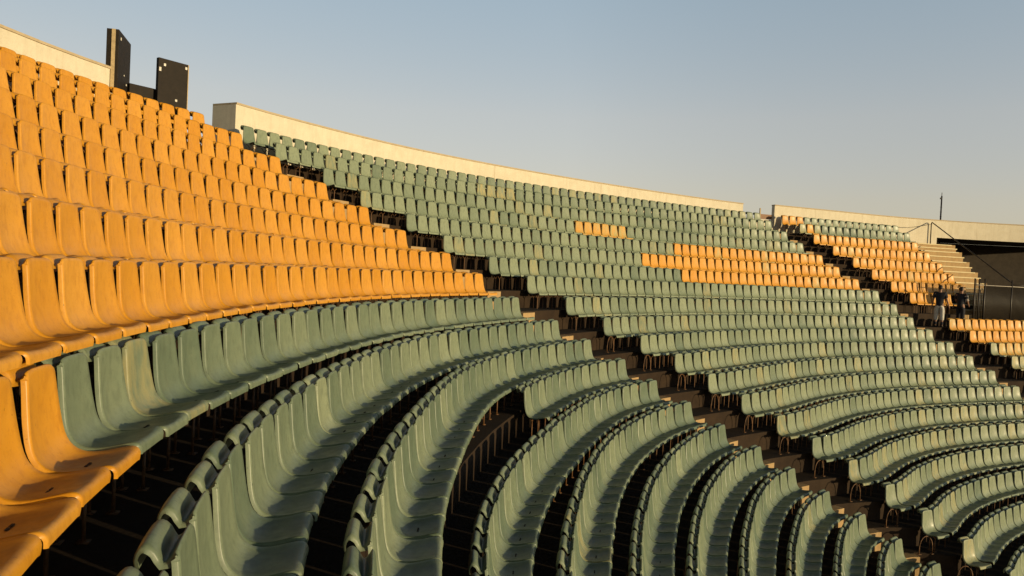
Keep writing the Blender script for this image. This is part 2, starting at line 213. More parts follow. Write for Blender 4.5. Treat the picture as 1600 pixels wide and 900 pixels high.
def plastic(name, base, faded_lit, dirt, stain_col, grime):  # last colour is the shade painted into the pans
    m, t, b = new_mat(name, 0.5, 0.25)
    p = world_pos(t)
    ps = world_pos(t, 7, 7, 3.2)
    tone = attr(t, 'tone'); stain = attr(t, 'stain')
    col = mixc(t, tone, base, faded_lit)
    cloud = noise(t, p, 5.0, 5)
    col = mixc(t, ramp(t, cloud, 0.45, 0.8, 0, 0.32), col, faded_lit)
    col = mixc(t, ramp(t, noise(t, ps, 3.0, 4), 0.47, 0.75, 0, 0.45), col, dirt)
    fine = noise(t, p, 60.0, 3, 0.75)
    col = mixc(t, ramp(t, fine, 0.56, 0.74, 0, 0.5), col, dirt)
    st = N(t, 'ShaderNodeMath', operation='MULTIPLY')
    t.links.new(stain, st.inputs[0]); t.links.new(ramp(t, noise(t, world_pos(t, 8, 8, 2), 1.5, 3), 0.35, 0.6), st.inputs[1])
    col = mixc(t, st.outputs[0], col, stain_col)
    # scuffs left by shoes on the seat pans: short dark strokes
    w = N(t, 'ShaderNodeTexNoise'); w.inputs['Scale'].default_value = 3.0; w.inputs['Detail'].default_value = 6
    t.links.new(world_pos(t, 5, 22, 8), w.inputs['Vector'])
    sc = ramp(t, w.outputs['Fac'], 0.69, 0.73, 0, 0.55)
    col = mixc(t, sc, col, tuple(c * 0.25 for c in base))
    # shade painted as a dark oval into the middle of each pan
    ga = N(t, 'ShaderNodeAttribute', attribute_name='grime', attribute_type='GEOMETRY')  # mask of the painted pan shade
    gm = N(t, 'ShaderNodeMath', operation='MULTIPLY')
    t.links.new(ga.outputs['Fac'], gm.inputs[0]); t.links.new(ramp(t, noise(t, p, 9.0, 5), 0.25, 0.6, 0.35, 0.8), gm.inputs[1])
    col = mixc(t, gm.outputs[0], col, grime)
    t.links.new(col, b.inputs['Base Color'])
    t.links.new(ramp(t, noise(t, p, 14.0, 4), 0.3, 0.7, 0.42, 0.62), b.inputs['Roughness'])
    b.inputs['Coat Weight'].default_value = 0.25; b.inputs['Coat Roughness'].default_value = 0.3
    bp = N(t, 'ShaderNodeBump'); bp.inputs['Strength'].default_value = 0.12; bp.inputs['Distance'].default_value = 0.004
    t.links.new(noise(t, p, 110.0, 3), bp.inputs['Height']); t.links.new(bp.outputs[0], b.inputs['Normal'])
    return m


def rough_mat(name, a, c, scale=6.0, rough=0.9, bump=0.3, streak=None, dist=0.01):
    m, t, b = new_mat(name, rough, 0.25)
    p = world_pos(t)
    col = mixc(t, ramp(t, noise(t, p, scale, 8, 0.65), 0.35, 0.68), a, c)
    col = mixc(t, ramp(t, noise(t, p, scale * 14, 4, 0.7), 0.45, 0.75, 0, 0.4), col, tuple(x * 0.6 for x in a))
    if streak:
        col = mixc(t, ramp(t, noise(t, world_pos(t, 3.5, 3.5, 0.35), 2.2, 5), 0.5, 0.78, 0, 0.5), col, streak)
    t.links.new(col, b.inputs['Base Color'])
    bp = N(t, 'ShaderNodeBump'); bp.inputs['Strength'].default_value = bump; bp.inputs['Distance'].default_value = dist
    t.links.new(noise(t, p, scale * 8, 6, 0.7), bp.inputs['Height']); t.links.new(bp.outputs[0], b.inputs['Normal'])
    return m


def plain(name, col, rough=0.6, metal=0.0, var=0.3, scale=12):
    m, t, b = new_mat(name, rough, 0.4)
    b.inputs['Metallic'].default_value = metal
    c = mixc(t, ramp(t, noise(t, world_pos(t), scale, 5), 0.35, 0.7), col, tuple(x * (1 - var) for x in col))
    t.links.new(c, b.inputs['Base Color'])
    return m


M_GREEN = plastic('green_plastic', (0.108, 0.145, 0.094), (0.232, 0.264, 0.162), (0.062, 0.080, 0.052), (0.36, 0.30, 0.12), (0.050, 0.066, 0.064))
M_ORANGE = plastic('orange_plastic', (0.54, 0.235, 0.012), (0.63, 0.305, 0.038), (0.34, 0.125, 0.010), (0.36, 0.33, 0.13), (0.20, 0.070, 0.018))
M_FLOOR = rough_mat('shaded_terrace_concrete', (0.020, 0.011, 0.005), (0.036, 0.021, 0.010), 2.5, 0.9, 0.4)  # coloured far darker than the steps to stand for shade between rows
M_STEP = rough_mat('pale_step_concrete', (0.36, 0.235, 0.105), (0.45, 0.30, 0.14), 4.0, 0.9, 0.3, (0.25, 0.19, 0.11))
M_NOSE = rough_mat('sunlit_pale_nosing', (0.62, 0.50, 0.28), (0.72, 0.60, 0.36), 5.0, 0.85, 0.2)  # light colour painted in for the bright sunlit step edges
M_WALL = rough_mat('cream_render', (0.60, 0.53, 0.39), (0.68, 0.61, 0.46), 3.0, 0.9, 0.12, (0.47, 0.40, 0.28), 0.005)
M_COPE = rough_mat('coping_stone', (0.42, 0.33, 0.20), (0.50, 0.40, 0.26), 6.0, 0.9, 0.2)
M_DARKWALL = rough_mat('shade_brown_render', (0.035, 0.027, 0.019), (0.055, 0.043, 0.030), 3.0, 0.9, 0.3)  # dark colour stands in for the shade inside the recess
M_GROUND = rough_mat('ground_soil', (0.09, 0.07, 0.045), (0.13, 0.10, 0.06), 0.8, 0.95, 0.4)
M_RUST = plain('rusty_painted_steel', (0.17, 0.08, 0.028), 0.6, 0.0, 0.5, 30)
M_BLACK = rough_mat('black_painted_board', (0.013, 0.009, 0.005), (0.022, 0.015, 0.009), 7.0, 0.7, 0.2)
M_SHADE_SHEET = plain('black_shade_sheet', (0.008, 0.007, 0.006), 1.0)
M_EDGE = plain('lit_edge_and_post', (0.50, 0.37, 0.19), 0.8)  # bright colour painted for sunlit board edges; also the barrier post
M_IRON = plain('dark_iron', (0.035, 0.028, 0.022), 0.45, 0.2)
M_SLOT = plain('grimy_drain_slot', (0.02, 0.012, 0.008), 0.9)
M_BAR = plain('weathered_dark_bars', (0.10, 0.075, 0.045), 0.5)
M_GALV = plain('dull_galvanised_steel', (0.30, 0.27, 0.23), 0.45, 0.6)
M_CHIP = plain('chipped_white_paint', (0.75, 0.70, 0.60), 0.7)
M_BROWN = plain('brown_varnished_board', (0.22, 0.10, 0.035), 0.6)
M_CLOTH = plain('navy_black_cloth', (0.018, 0.018, 0.024), 0.9)
M_WHITE = plain('off_white_cloth', (0.62, 0.58, 0.50), 0.9)
M_SKIN = plain('skin', (0.30, 0.15, 0.085), 0.6)
M_HAIR = plain('dark_hair', (0.015, 0.010, 0.008), 0.6)


# ------------------------------------------------------------------ mesh helpers
class MB:
    def __init__(s):
        s.v, s.f, s.m = [], [], []

    def add(s, vs_, fs, mi=0):
        o = len(s.v); s.v += [tuple(q) for q in vs_]; s.f += [tuple(i + o for i in f) for f in fs]; s.m += [mi] * len(fs)

    def box(s, c, size, rz=0.0, mi=0):
        hx, hy, hz = (q / 2 for q in size); co, si = math.cos(rz), math.sin(rz)
        p = []
        for z in (-hz, hz):
            for x, y in ((-hx, -hy), (hx, -hy), (hx, hy), (-hx, hy)):
                p.append((c[0] + x * co - y * si, c[1] + x * si + y * co, c[2] + z))
        s.add(p, [(3, 2, 1, 0), (4, 5, 6, 7), (0, 1, 5, 4), (1, 2, 6, 5), (2, 3, 7, 6), (3, 0, 4, 7)], mi)

    def hexa(s, p, mi=0):      # eight corners: bottom four (counter-clockwise), top four
        s.add(p, [(3, 2, 1, 0), (4, 5, 6, 7), (0, 1, 5, 4), (1, 2, 6, 5), (2, 3, 7, 6), (3, 0, 4, 7)], mi)

    def tube(s, pts, r, n=8, mi=0, cap=True):
        pts = [Vector(q) for q in pts]; rings = []
        rr = r if isinstance(r, (list, tuple)) else [r] * len(pts)
        ref = Vector((0, 0, 1))
        o = len(s.v)
        for i, q in enumerate(pts):
            d = (pts[min(i + 1, len(pts) - 1)] - pts[max(i - 1, 0)]).normalized()
            a = d.cross(ref)
            if a.length < 0.05:
                a = d.cross(Vector((0, 1, 0)))
            a.normalize(); b = d.cross(a)
            for j in range(n):
                w = 2 * math.pi * j / n
                s.v.append(tuple(q + (a * math.cos(w) + b * math.sin(w)) * rr[i]))
        for i in range(len(pts) - 1):
            for j in range(n):
                k = (j + 1) % n
                s.f.append((o + i * n + j, o + i * n + k, o + (i + 1) * n + k, o + (i + 1) * n + j)); s.m.append(mi)
        if cap:
            s.f.append(tuple(o + j for j in range(n))[::-1]); s.m.append(mi)
            s.f.append(tuple(o + (len(pts) - 1) * n + j for j in range(n))); s.m.append(mi)

    def mesh(s, name, mats, smooth=False):
        me = bpy.data.meshes.new(name)
        me.from_pydata(s.v, [], s.f)
        for m in (mats if isinstance(mats, (list, tuple)) else [mats]):
            me.materials.append(m)
        me.polygons.foreach_set('material_index', s.m)
        if smooth:
            me.polygons.foreach_set('use_smooth', [True] * len(me.polygons))
        me.update()
        return me

    def build(s, name, mats, parent=None, smooth=False, bevel=0.0):
        ob = bpy.data.objects.new(name, s.mesh(name, mats, smooth)); C.objects.link(ob)
        if parent is not None:
            ob.parent = parent
        if bevel:
            md = ob.modifiers.new('bevel', 'BEVEL'); md.width = bevel; md.segments = 2; md.limit_method = 'ANGLE'
        return ob


def tag(o, label=None, cat=None, group=None, kind=None):
    if label: o['label'] = label
    if cat: o['category'] = cat
    if group: o['group'] = group
    if kind: o['kind'] = kind
    return o


def empty(name, loc, rz=0.0):
    e = bpy.data.objects.new(name, None); C.objects.link(e)
    e.location = loc; e.rotation_euler = (0, 0, rz); e.empty_display_size = 0.1
    return e


def flip_up(mb):
    pass


# ------------------------------------------------------------------ ground and terrace
g = MB(); g.add([(-2500, -2500, 0), (2500, -2500, 0), (2500, 2500, 0), (-2500, 2500, 0)], [(0, 1, 2, 3)])
tag(g.build('ground', M_GROUND), kind='structure')

BACK = -0.17                                             # riser line behind the backs of each row


def line(k, off, s0, s1, step=0.5):
    n = max(2, int(math.ceil((s1 - s0) / step)) + 1)
    return [rp(k, s0 + (s1 - s0) * i / (n - 1), off)[:2] for i in range(n)]


def strip(mb, A, za, B, zb, mi=0):
    n = len(A); v = [(a[0], a[1], za) for a in A] + [(b[0], b[1], zb) for b in B]
    mb.add(v, [(i, n + i, n + i + 1, i + 1) for i in range(n - 1)], mi)


def s_max(k):
    return EDGE[k - 1] if k <= 9 else 46.0


ter = MB()
for k in range(1, 22):
    s0, s1 = -24.0, s_max(k)
    A = line(k, BACK if k > 1 else -0.52, s0, s1); n = len(A)
    if k < 21:
        B = line(k + 1, BACK, s0, s1)
    else:
        B = line(21, 1.5, s0, s1)
    m = min(len(A), len(B)); strip(ter, A[:m], TR[k - 1], B[:m], TR[k - 1])
    zl = TR[k] if k < 21 else 0.0
    if k == 9:                                            # the lower block runs on past the upper terrace
        B9 = line(10, BACK, s0, 46.0); strip(ter, B9, TR[8], B9, TR[9])
    else:
        strip(ter, B, TR[k - 1], B, zl)
    if k <= 8:                                            # side of the terrace above the landing
        a = rp(k, s1, BACK if k > 1 else -0.52); b = rp(k + 1, s1, BACK)
        ter.add([(a[0], a[1], TR[8]), (b[0], b[1], TR[8]), (b[0], b[1], TR[k - 1]), (a[0], a[1], TR[k - 1])], [(0, 1, 2, 3)])
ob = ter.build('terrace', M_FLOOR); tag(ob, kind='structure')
# landing between the fence and the recess at the back
lan = MB()
A = line(1, -4.6, 29.5, 46.0); B = line(10, BACK, 29.5, 46.0)
strip(lan, A, TR[8] - 0.004, B, TR[8] - 0.004)
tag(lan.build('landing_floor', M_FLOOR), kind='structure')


# aisle stairs: pale block per tread, narrowed to stand for the sunlit part
def stairs(name, fa, fb, ks, m0=0.1, m1=0.1, depth=0.24, width=None):
    mb = MB()
    for k in ks:
        sa, sb = fa(k) + m0, fb(k) - m1
        if width:
            sb = s_at(k, arc_at(k, sa) + width(k))
        if sb - sa < 0.2:
            sa, sb = fa(k), fb(k)
        z0 = TR[k - 1]
        z1 = z0 + ((TR[k - 2] - TR[k - 1]) if k > 1 else 0.42) * 0.97
        nseg = 4
        for j in range(nseg):
            a, b = sa + (sb - sa) * j / nseg, sa + (sb - sa) * (j + 1) / nseg
            p = [rp(k, a, BACK + 0.003), rp(k, b, BACK + 0.003), rp(k, b, BACK + depth), rp(k, a, BACK + depth)]
            q = [p[3], p[2], p[1], p[0]]
            mb.add([(u[0], u[1], z1) for u in q], [(0, 1, 2, 3)])
            mb.add([(p[3][0], p[3][1], z0), (p[2][0], p[2][1], z0), (p[2][0], p[2][1], z1), (p[3][0], p[3][1], z1)], [(0, 1, 2, 3)])
        for a in (sa, sb):
            p = [rp(k, a, BACK + 0.003), rp(k, a, BACK + depth)]
            mb.add([(p[0][0], p[0][1], z0), (p[1][0], p[1][1], z0), (p[1][0], p[1][1], z1), (p[0][0], p[0][1], z1)], [(0, 1, 2, 3)])
    return tag(mb.build(name, M_STEP), kind='structure')


stairs('aisle_stairs', lambda k: S_L[k - 1], lambda k: S_R[k - 1], range(2, 22), 0.10, 0.3, width=lambda k: 0.62 if k < 11 else 0.42)
stairs('aisle_stairs', lambda k: S_E[k - 1], lambda k: S_3[k - 1], range(2, 22), 0.12, 0.25, width=lambda k: 0.45)

# far stairs beside the last block: pale full treads with half steps, no seats
fs = MB()
for k in range(1, 9):
    s0 = S_3E[k - 1] + 0.15; s1 = EDGE[k - 1] + 0.03
    z0 = TR[k - 1]; zu = TR[k - 2] if k > 1 else z0 + 0.42
    A = line(k, BACK + 0.006 if k > 1 else -0.51, s0, s1, 1.0); B = line(k + 1, BACK + 0.006, s0, s1, 1.0)
    m = min(len(A), len(B)); strip(fs, A[:m], z0 + 0.005, B[:m], z0 + 0.005)
    strip(fs, B, z0 + 0.005, B, TR[k])
    if k > 1:
        D = line(k, BACK + 0.38, s0, s1, 1.0)
        zh = (z0 + zu) / 2
        strip(fs, A[:len(D)], zh, D, zh); strip(fs, D, zh, D, z0)
        for s_ in (s0, s1):
            a = rp(k, s_, BACK + 0.006); d = rp(k, s_, BACK + 0.38)
            fs.add([(a[0], a[1], z0), (d[0], d[1], z0), (d[0], d[1], zh), (a[0], a[1], zh)], [(0, 1, 2, 3)])
tag(fs.build('far_stairs', M_STEP), kind='structure')
nz = MB()
for k in range(1, 9):
    s0 = S_3E[k - 1] + 0.18; s1 = EDGE[k - 1] + 0.06
    z0 = TR[k - 1]; zu = TR[k - 2] if k > 1 else z0 + 0.42
    for off, z in ((BACK + 0.38, (z0 + zu) / 2), (BACK + 0.006, zu)):
        if k == 1: continue
        for j in range(8):
            a, b = s0 + (s1 - s0) * j / 8, s0 + (s1 - s0) * (j + 1) / 8
            P = [rp(k, b, off - .05), rp(k, a, off - .05), rp(k, a, off + .05), rp(k, b, off + .05)]
            nz.hexa([(q[0], q[1], z - .045) for q in P] + [(q[0], q[1], z + .008) for q in P])
tag(nz.build('stair_nosing', M_NOSE), kind='structure')


# ------------------------------------------------------------------ walls along the top
def top_wall(name, label, s0, s1, ztop, z0, off=-0.52, th=0.2, ret=None, cope=True, mat=None):
    root = empty(name, (*rp(1, s0, off)[:2], z0)); tag(root, label, 'wall')
    inv = Vector((-root.location.x, -root.location.y, -root.location.z))
    mb = MB(); cp = MB(); jt = MB()
    n = max(1, int((s1 - s0) / 0.75)); zt = lambda s: ztop if not callable(ztop) else ztop(s)
    for j in range(n):
        a, b = s0 + (s1 - s0) * j / n, s0 + (s1 - s0) * (j + 1) / n
        P = [rp(1, a, off), rp(1, b, off), rp(1, b, off - th), rp(1, a, off - th)]
        zz = [zt(a), zt(b), zt(b), zt(a)]
        mb.hexa([(p[0], p[1], z0) for p in P] + [(p[0], p[1], q) for p, q in zip(P, zz)])
        if cope:
            P = [rp(1, a, off + 0.025), rp(1, b, off + 0.025), rp(1, b, off - th - 0.025), rp(1, a, off - th - 0.025)]
            cp.hexa([(p[0], p[1], q + 0.002) for p, q in zip(P, zz)] + [(p[0], p[1], q + 0.052) for p, q in zip(P, zz)])
    if ret:
        for sgn, L in ret:
            s = s0 if sgn < 0 else s1; zq = zt(s)
            a = rp(1, s, off - th); b = rp(1, s + 0.2 * (1 if sgn < 0 else -1), off - th)
            c = rp(1, s + 0.2 * (1 if sgn < 0 else -1), off - th - L); d = rp(1, s, off - th - L)
            P = [a, b, c, d] if sgn < 0 else [b, a, d, c]
            mb.hexa([(p[0], p[1], z0) for p in P] + [(p[0], p[1], zq) for p in P])
            if cope:
                cp.hexa([(p[0], p[1], zq + 0.002) for p in P] + [(p[0], p[1], zq + 0.052) for p in P])
    for m_, nm, mt in ((mb, 'render_face', mat or M_WALL), (cp, 'coping', M_COPE)):
        if m_.v:
            o = m_.build(nm, mt, root); o.location = inv
            if nm == 'render_face':
                bm = bmesh.new(); bm.from_mesh(o.data); bmesh.ops.remove_doubles(bm, verts=bm.verts, dist=0.0005)
                # faces shared by two neighbouring pieces are inside the wall
                seen = {}
                for f in bm.faces:
                    seen.setdefault(tuple(sorted(v.index for v in f.verts)), []).append(f)
                dead = [f for fl in seen.values() if len(fl) > 1 for f in fl]
                bmesh.ops.delete(bm, geom=dead, context='FACES')
                bm.to_mesh(o.data); bm.free()
    # joints between the cast panels: thin recessed dark lines standing 2 mm proud
    s = s0 + 3.0
    while s < s1 - 1.0:
        a = rp(1, s, off + 0.002); b = rp(1, s + 0.012, off + 0.002)
        jt.add([(a[0], a[1], z0 + 0.01), (b[0], b[1], z0 + 0.01), (b[0], b[1], zt(s) - 0.005), (a[0], a[1], zt(s) - 0.005)], [(0, 1, 2, 3)])
        s += 4.1
    if jt.v:
        o = jt.build('joint', M_COPE, root); o.location = inv
    return root


T1 = TR[0]
WALL_A = 3.99 + HZ
top_wall('parapet_wall', 'cream rendered parapet behind the near orange seats, ending at the black boards', -20.0, -3.57, WALL_A - 0.05, T1)
top_wall('parapet_wall', 'long cream parapet behind the green seats between the two gaps', -0.92, 17.75,
         lambda s: HZ + 4.10 - 0.012 * max(0, s - 1) - 0.04, T1, ret=[(-1, 0.62)])
top_wall('parapet_wall', 'cream parapet beyond the far gap, running on over the dark opening', 19.83, 33.2, WALL_A - 0.04, T1)
top_wall('parapet_beam', 'cream concrete beam over the dark opening beside the far stairs', 33.2, 46.0, WALL_A - 0.04, 3.02 + HZ)
top_wall('low_wall', 'low pale wall closing the small gap beyond the green rows', 17.78, 19.80, 3.22 + HZ, T1, cope=False)

# recess under the beam: dark room behind the landing
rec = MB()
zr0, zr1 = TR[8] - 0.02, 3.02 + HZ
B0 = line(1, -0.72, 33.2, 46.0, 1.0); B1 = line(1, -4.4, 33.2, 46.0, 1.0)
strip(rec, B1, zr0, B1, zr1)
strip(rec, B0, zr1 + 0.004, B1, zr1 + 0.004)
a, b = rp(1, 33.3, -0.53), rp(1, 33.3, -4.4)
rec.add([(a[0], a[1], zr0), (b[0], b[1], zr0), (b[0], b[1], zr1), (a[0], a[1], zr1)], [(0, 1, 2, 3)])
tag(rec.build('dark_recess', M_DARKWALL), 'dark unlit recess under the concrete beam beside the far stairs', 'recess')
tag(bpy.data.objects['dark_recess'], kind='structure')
# added wall out of view that keeps the sun off the recess
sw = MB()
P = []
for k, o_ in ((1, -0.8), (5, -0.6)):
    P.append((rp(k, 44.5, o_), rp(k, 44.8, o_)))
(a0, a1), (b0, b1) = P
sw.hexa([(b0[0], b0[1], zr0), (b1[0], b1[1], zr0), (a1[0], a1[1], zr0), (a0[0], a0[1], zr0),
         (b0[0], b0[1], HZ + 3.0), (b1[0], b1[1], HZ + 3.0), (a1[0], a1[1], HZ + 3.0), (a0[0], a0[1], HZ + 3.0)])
tag(sw.build('shading_wall', M_DARKWALL), 'added dark wall out of view, shading the recess behind the fence', 'wall')


# ------------------------------------------------------------------ seats
# side profile: x down the stand, z up, from the rolled rear edge over the top, down the back,
# along the pan to the front lip; third value is the half width
PROF = [(-.136, -.100, .130), (-.144, -.050, .150), (-.128, .004, .161), (-.098, .020, .165), (-.066, -.008, .162),
        (-.040, -.056, .162), (-.014, -.034, .168), (.000, -.001, .170), (.013, -.014, .173), (.020, -.046, .176), (.029, -.120, .183),
        (.039, -.205, .193), (.051, -.290, .205), (.066, -.362, .2135), (.090, -.415, .219), (.126, -.450, .2225),
        (.175, -.467, .2235), (.240, -.466, .2235), (.305, -.454, .2235), (.366, -.440, .2235), (.398, -.438, .222),
        (.422, -.449, .218), (.433, -.474, .211), (.430, -.506, .202)]
SPLIT = 14


def shell(sub=2, cols=(-1, -.965, -.92, -.8, -.5, 0, .5, .8, .92, .965, 1), thick=0.004, bulge=0.0):
    P = np.array(PROF); n = len(P)
    ts = []
    for i in range(n - 1):
        for j in range(sub):
            ts.append(i + j / sub)
    ts.append(n - 1)
    out = []
    for t in ts:
        i = min(int(t), n - 2); f = t - i
        p0, p1, p2, p3 = P[max(i - 1, 0)], P[i], P[i + 1], P[min(i + 2, n - 1)]
        out.append(0.5 * ((2 * p1) + (p2 - p0) * f + (2 * p0 - 5 * p1 + 4 * p2 - p3) * f * f + (3 * p1 - p0 - 3 * p2 + p3) * f ** 3))
    Q = np.array(out); m = len(Q)
    T = np.gradient(Q[:, :2], axis=0); T /= np.linalg.norm(T, axis=1)[:, None]
    Nn = np.stack([-T[:, 1], T[:, 0]], 1)
    tt = np.array(ts)
    V = np.zeros((m, len(cols), 3))
    for j, u in enumerate(cols):
        au = abs(u)
        back = np.clip((tt - 8) / 3, 0, 1)                  # 0 on the roll, 1 on the sitting side
        dish = -(0.021 + bulge) * (1 - u * u) * back * np.where(tt > 19, np.clip((23 - tt) / 4, 0, 1), 1)
        rim = 0.0035 * math.exp(-((au - .925) / .05) ** 2) * back
        curl = 0.0
        if au > .93:
            q = (au - .93) / .07
            curl = -(0.032 * q ** 1.3) * (0.35 + 0.65 * np.clip(1 - abs(tt - 11) / 12, 0, 1))
        d = dish + rim + curl
        hw = Q[:, 2] * u
        if au > .93:
            hw = hw - np.sign(u) * 0.003 * ((au - .93) / .07)
        cornr = 0.030 * au ** 7 * np.exp(-((tt - 7.3) / 1.3) ** 2)      # rounded top corners
        pad = 0.020 * au ** 4 * np.exp(-((tt - 3.0) / 1.6) ** 2)        # rounded rear pad
        V[:, j, 0] = Q[:, 0] + Nn[:, 0] * d
        V[:, j, 1] = hw
        V[:, j, 2] = Q[:, 1] + Nn[:, 1] * d - cornr - pad + 0.88
    return V, tt


def grid_normals(V):
    du = np.gradient(V, axis=0); dv = np.gradient(V, axis=1)
    n = np.cross(dv, du); n /= (np.linalg.norm(n, axis=2)[..., None] + 1e-12)
    return n


def pan_shade_of(v):
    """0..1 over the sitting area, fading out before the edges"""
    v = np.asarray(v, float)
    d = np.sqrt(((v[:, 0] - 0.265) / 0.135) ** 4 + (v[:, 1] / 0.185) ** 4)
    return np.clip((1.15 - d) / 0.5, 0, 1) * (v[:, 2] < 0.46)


def add_attr(me, name, vals, dom='POINT'):
    at = me.attributes.new(name, 'FLOAT', dom); at.data.foreach_set('value', np.asarray(vals, np.float32))


def make_parts(bulge, mat, suffix):
    V, tt = shell(2, bulge=bulge)
    Nn = grid_normals(V)
    # make normals point to the sitting side
    mid = V.shape[1] // 2
    i = int(np.argmin(abs(tt - 18)))
    if Nn[i, mid, 2] < 0:
        Nn = -Nn
    cut = int(np.argmin(abs(tt - SPLIT)))
    res = {}
    for nm, a, b in (('backrest', 0, cut + 1), ('seat_pan', cut, len(tt))):
        v = V[a:b]; nn = Nn[a:b]; r, c = v.shape[:2]
        top = v.reshape(-1, 3); bot = (v - nn * 0.0045).reshape(-1, 3)
        verts = np.concatenate([top, bot]); off = r * c
        idx = lambda i_, j_: i_ * c + j_
        faces = []
        for i_ in range(r - 1):
            for j_ in range(c - 1):
                q = (idx(i_, j_), idx(i_, j_ + 1), idx(i_ + 1, j_ + 1), idx(i_ + 1, j_))
                faces.append(q); faces.append(tuple(x + off for x in q[::-1]))
        ring = [idx(0, j_) for j_ in range(c)] + [idx(i_, c - 1) for i_ in range(1, r)] + \
               [idx(r - 1, j_) for j_ in range(c - 2, -1, -1)] + [idx(i_, 0) for i_ in range(r - 2, 0, -1)]
        for q in range(len(ring)):
            x, y = ring[q], ring[(q + 1) % len(ring)]
            skip = (nm == 'backrest' and x >= (r - 1) * c and y >= (r - 1) * c) or (nm == 'seat_pan' and x < c and y < c)
            if not skip:
                faces.append((y, x, x + off, y + off))
        me = bpy.data.meshes.new(nm)
        me.from_pydata([tuple(q) for q in verts], [], faces)
        # orient: first face must agree with the wanted normal
        me.update()
        if me.polygons[0].normal.dot(Vector(nn[0, 0])) < 0:
            me.flip_normals()
        me.polygons.foreach_set('use_smooth', [True] * len(me.polygons))
        me.materials.append(mat)
        cn = np.concatenate([nn.reshape(-1, 3), -nn.reshape(-1, 3)])
        me.normals_split_custom_set_from_vertices([tuple(q) for q in cn])
        add_attr(me, 'grime', pan_shade_of(verts))  # mask of the painted pan shade
        res[nm] = me
    return res


def leg_mesh(x, n=8):
    mb = MB()
    mb.tube([(x, 0, 0.0), (x, 0, 0.29)], 0.011, n)
    for sy in (-1, 1):
        mb.tube([(x, 0, 0.285), (x, sy * 0.03, 0.325), (x, sy * 0.10, 0.375), (x, sy * 0.17, 0.390)], 0.008, max(4, n - 2))
    mb.box((x, 0, 0.004), (0.06, 0.06, 0.008))
    return mb


_V, _t = shell(2)
_P = _V[:, 5]; _i = int(np.argmin(abs(_P[:, 0] - 0.25) + 10 * (_t < 15)))
SLZ = float(_P[_i, 2]); SLX = float(_P[_i, 0])
sl_ = MB()
for dy in (-.022, .022):
    sl_.box((SLX, dy, SLZ + 0.0012), (0.012, 0.034, 0.0024))
SLOT = sl_.mesh('drain_slot', M_SLOT)
LEG_F = leg_mesh(0.235).mesh('leg', M_RUST, True)
LEG_R = leg_mesh(0.11).mesh('leg', M_RUST, True)
VAR = {}
for colr, mat in (('green', M_GREEN), ('orange', M_ORANGE)):
    VAR[colr] = [make_parts(b, mat, colr) for b in (0.0, 0.004, -0.004)]


def colour_of(block, k, s, i):
    """(colour, stain) of a seat from where it is in the stand"""
    r = random.random()
    if block == 'near':
        if k <= 8: return 'orange', 0.0
        if k == 9 and i >= 31: return 'orange', 0.0
        return 'green', (0.5 if r < 0.02 else 0.0)
    if block == 'middle':
        if k == 4 and 7.0 < s < 9.3: return 'orange', (0.85 if s > 8.7 else 0.55)
        if k == 5 and s > 11.3: return 'orange', (0.7 if r < .12 else 0.0)
        if k == 5 and s > 10.8: return 'green', 0.7
        if k == 6 and s > 8.8: return 'orange', (0.7 if r < .10 else 0.0)
        if k == 7 and s > 10.2: return 'orange', (0.7 if r < .10 else 0.0)
        if k == 2 and 4.8 < s < 5.9: return 'green', 0.8
        if k in (1, 2, 3) and r < 0.05: return 'green', 0.6
        return 'green', (0.5 if r < (0.10 if k < 12 else 0.16) else 0.0)
    if k == 1: return ('orange', 0.0) if i < 3 else ('green', 0.0)
    if k == 2: return ('orange', 0.0) if i == 1 else ('green', 0.9 if i < 3 else 0.0)
    if k <= 11: return 'orange', (0.6 if r < .1 else 0.0)
    if k == 12: return ('green', 0.4) if i == 0 else ('orange', 0.85)
    if k == 13: return 'green', 0.9
    return 'green', 0.2


def block_range(block, k):
    if block == 'near':
        return S_L[k - 1], (-6.62 if k == 12 else -19.5), -1
    if block == 'middle':
        return S_R[k - 1], S_E[k - 1], 1
    return S_3[k - 1], S_3E[k - 1], 1


seats = []
for block in ('near', 'middle', 'far'):
    for k in range(1, 22):
        if block == 'far' and k > 15: continue
        s0, s1, sg = block_range(block, k)
        a0, a1 = arc_at(k, s0), arc_at(k, s1)
        n = int(round(abs(a1 - a0) / PITCH_SEAT))
        if block == 'near' and k == 12: n = 13
        pit = PITCH_SEAT if block != 'middle' else abs(a1 - a0) / n
        for i in range(n):
            a = a0 + sg * (i + 0.5) * pit
            s = s_at(k, a)
            x, y, th = rp(k, s)
            col, stain = colour_of(block, k, s, i)
            z = TR[k - 1]
            # how large it shows: projected size of the shell
            M = cam.matrix_world.inverted()
            us, vs2 = [], []
            for dx, dz in ((0, .88), (.1, .43), (.43, .44)):
                for w in (-.22, .22):
                    q = M @ Vector((x + dx * math.sin(th) + w * math.cos(th), y - dx * math.cos(th) + w * math.sin(th), z + dz))
                    if q.z < -0.3:
                        us.append(q.x / -q.z * 1200); vs2.append(q.y / -q.z * 1200)
            size = 0.0
            if len(us) == 6:
                lo, hi = max(min(us), -800), min(max(us), 800); l2, h2 = max(min(vs2), -450), min(max(vs2), 450)
                size = max(0, hi - lo) * max(0, h2 - l2)
            seats.append(dict(b=block, k=k, i=i, x=x, y=y, z=z, th=th, col=col, stain=stain, size=size,
                              tone=min(1, max(0, random.gauss(0.30 if block == 'near' else 0.75, 0.26))), yaw=random.gauss(0, 0.006), tilt=random.gauss(0, 0.006),  # tone raised beyond the near block to imitate stronger sun there
                              dz=random.gauss(0, 0.0025), var=random.randrange(3)))
order = sorted(range(len(seats)), key=lambda j: -seats[j]['size'])
single = set(order[:300])
print('seats', len(seats), 'in view', sum(1 for q in seats if q['size'] > 0), 'cut size', seats[order[299]]['size'])


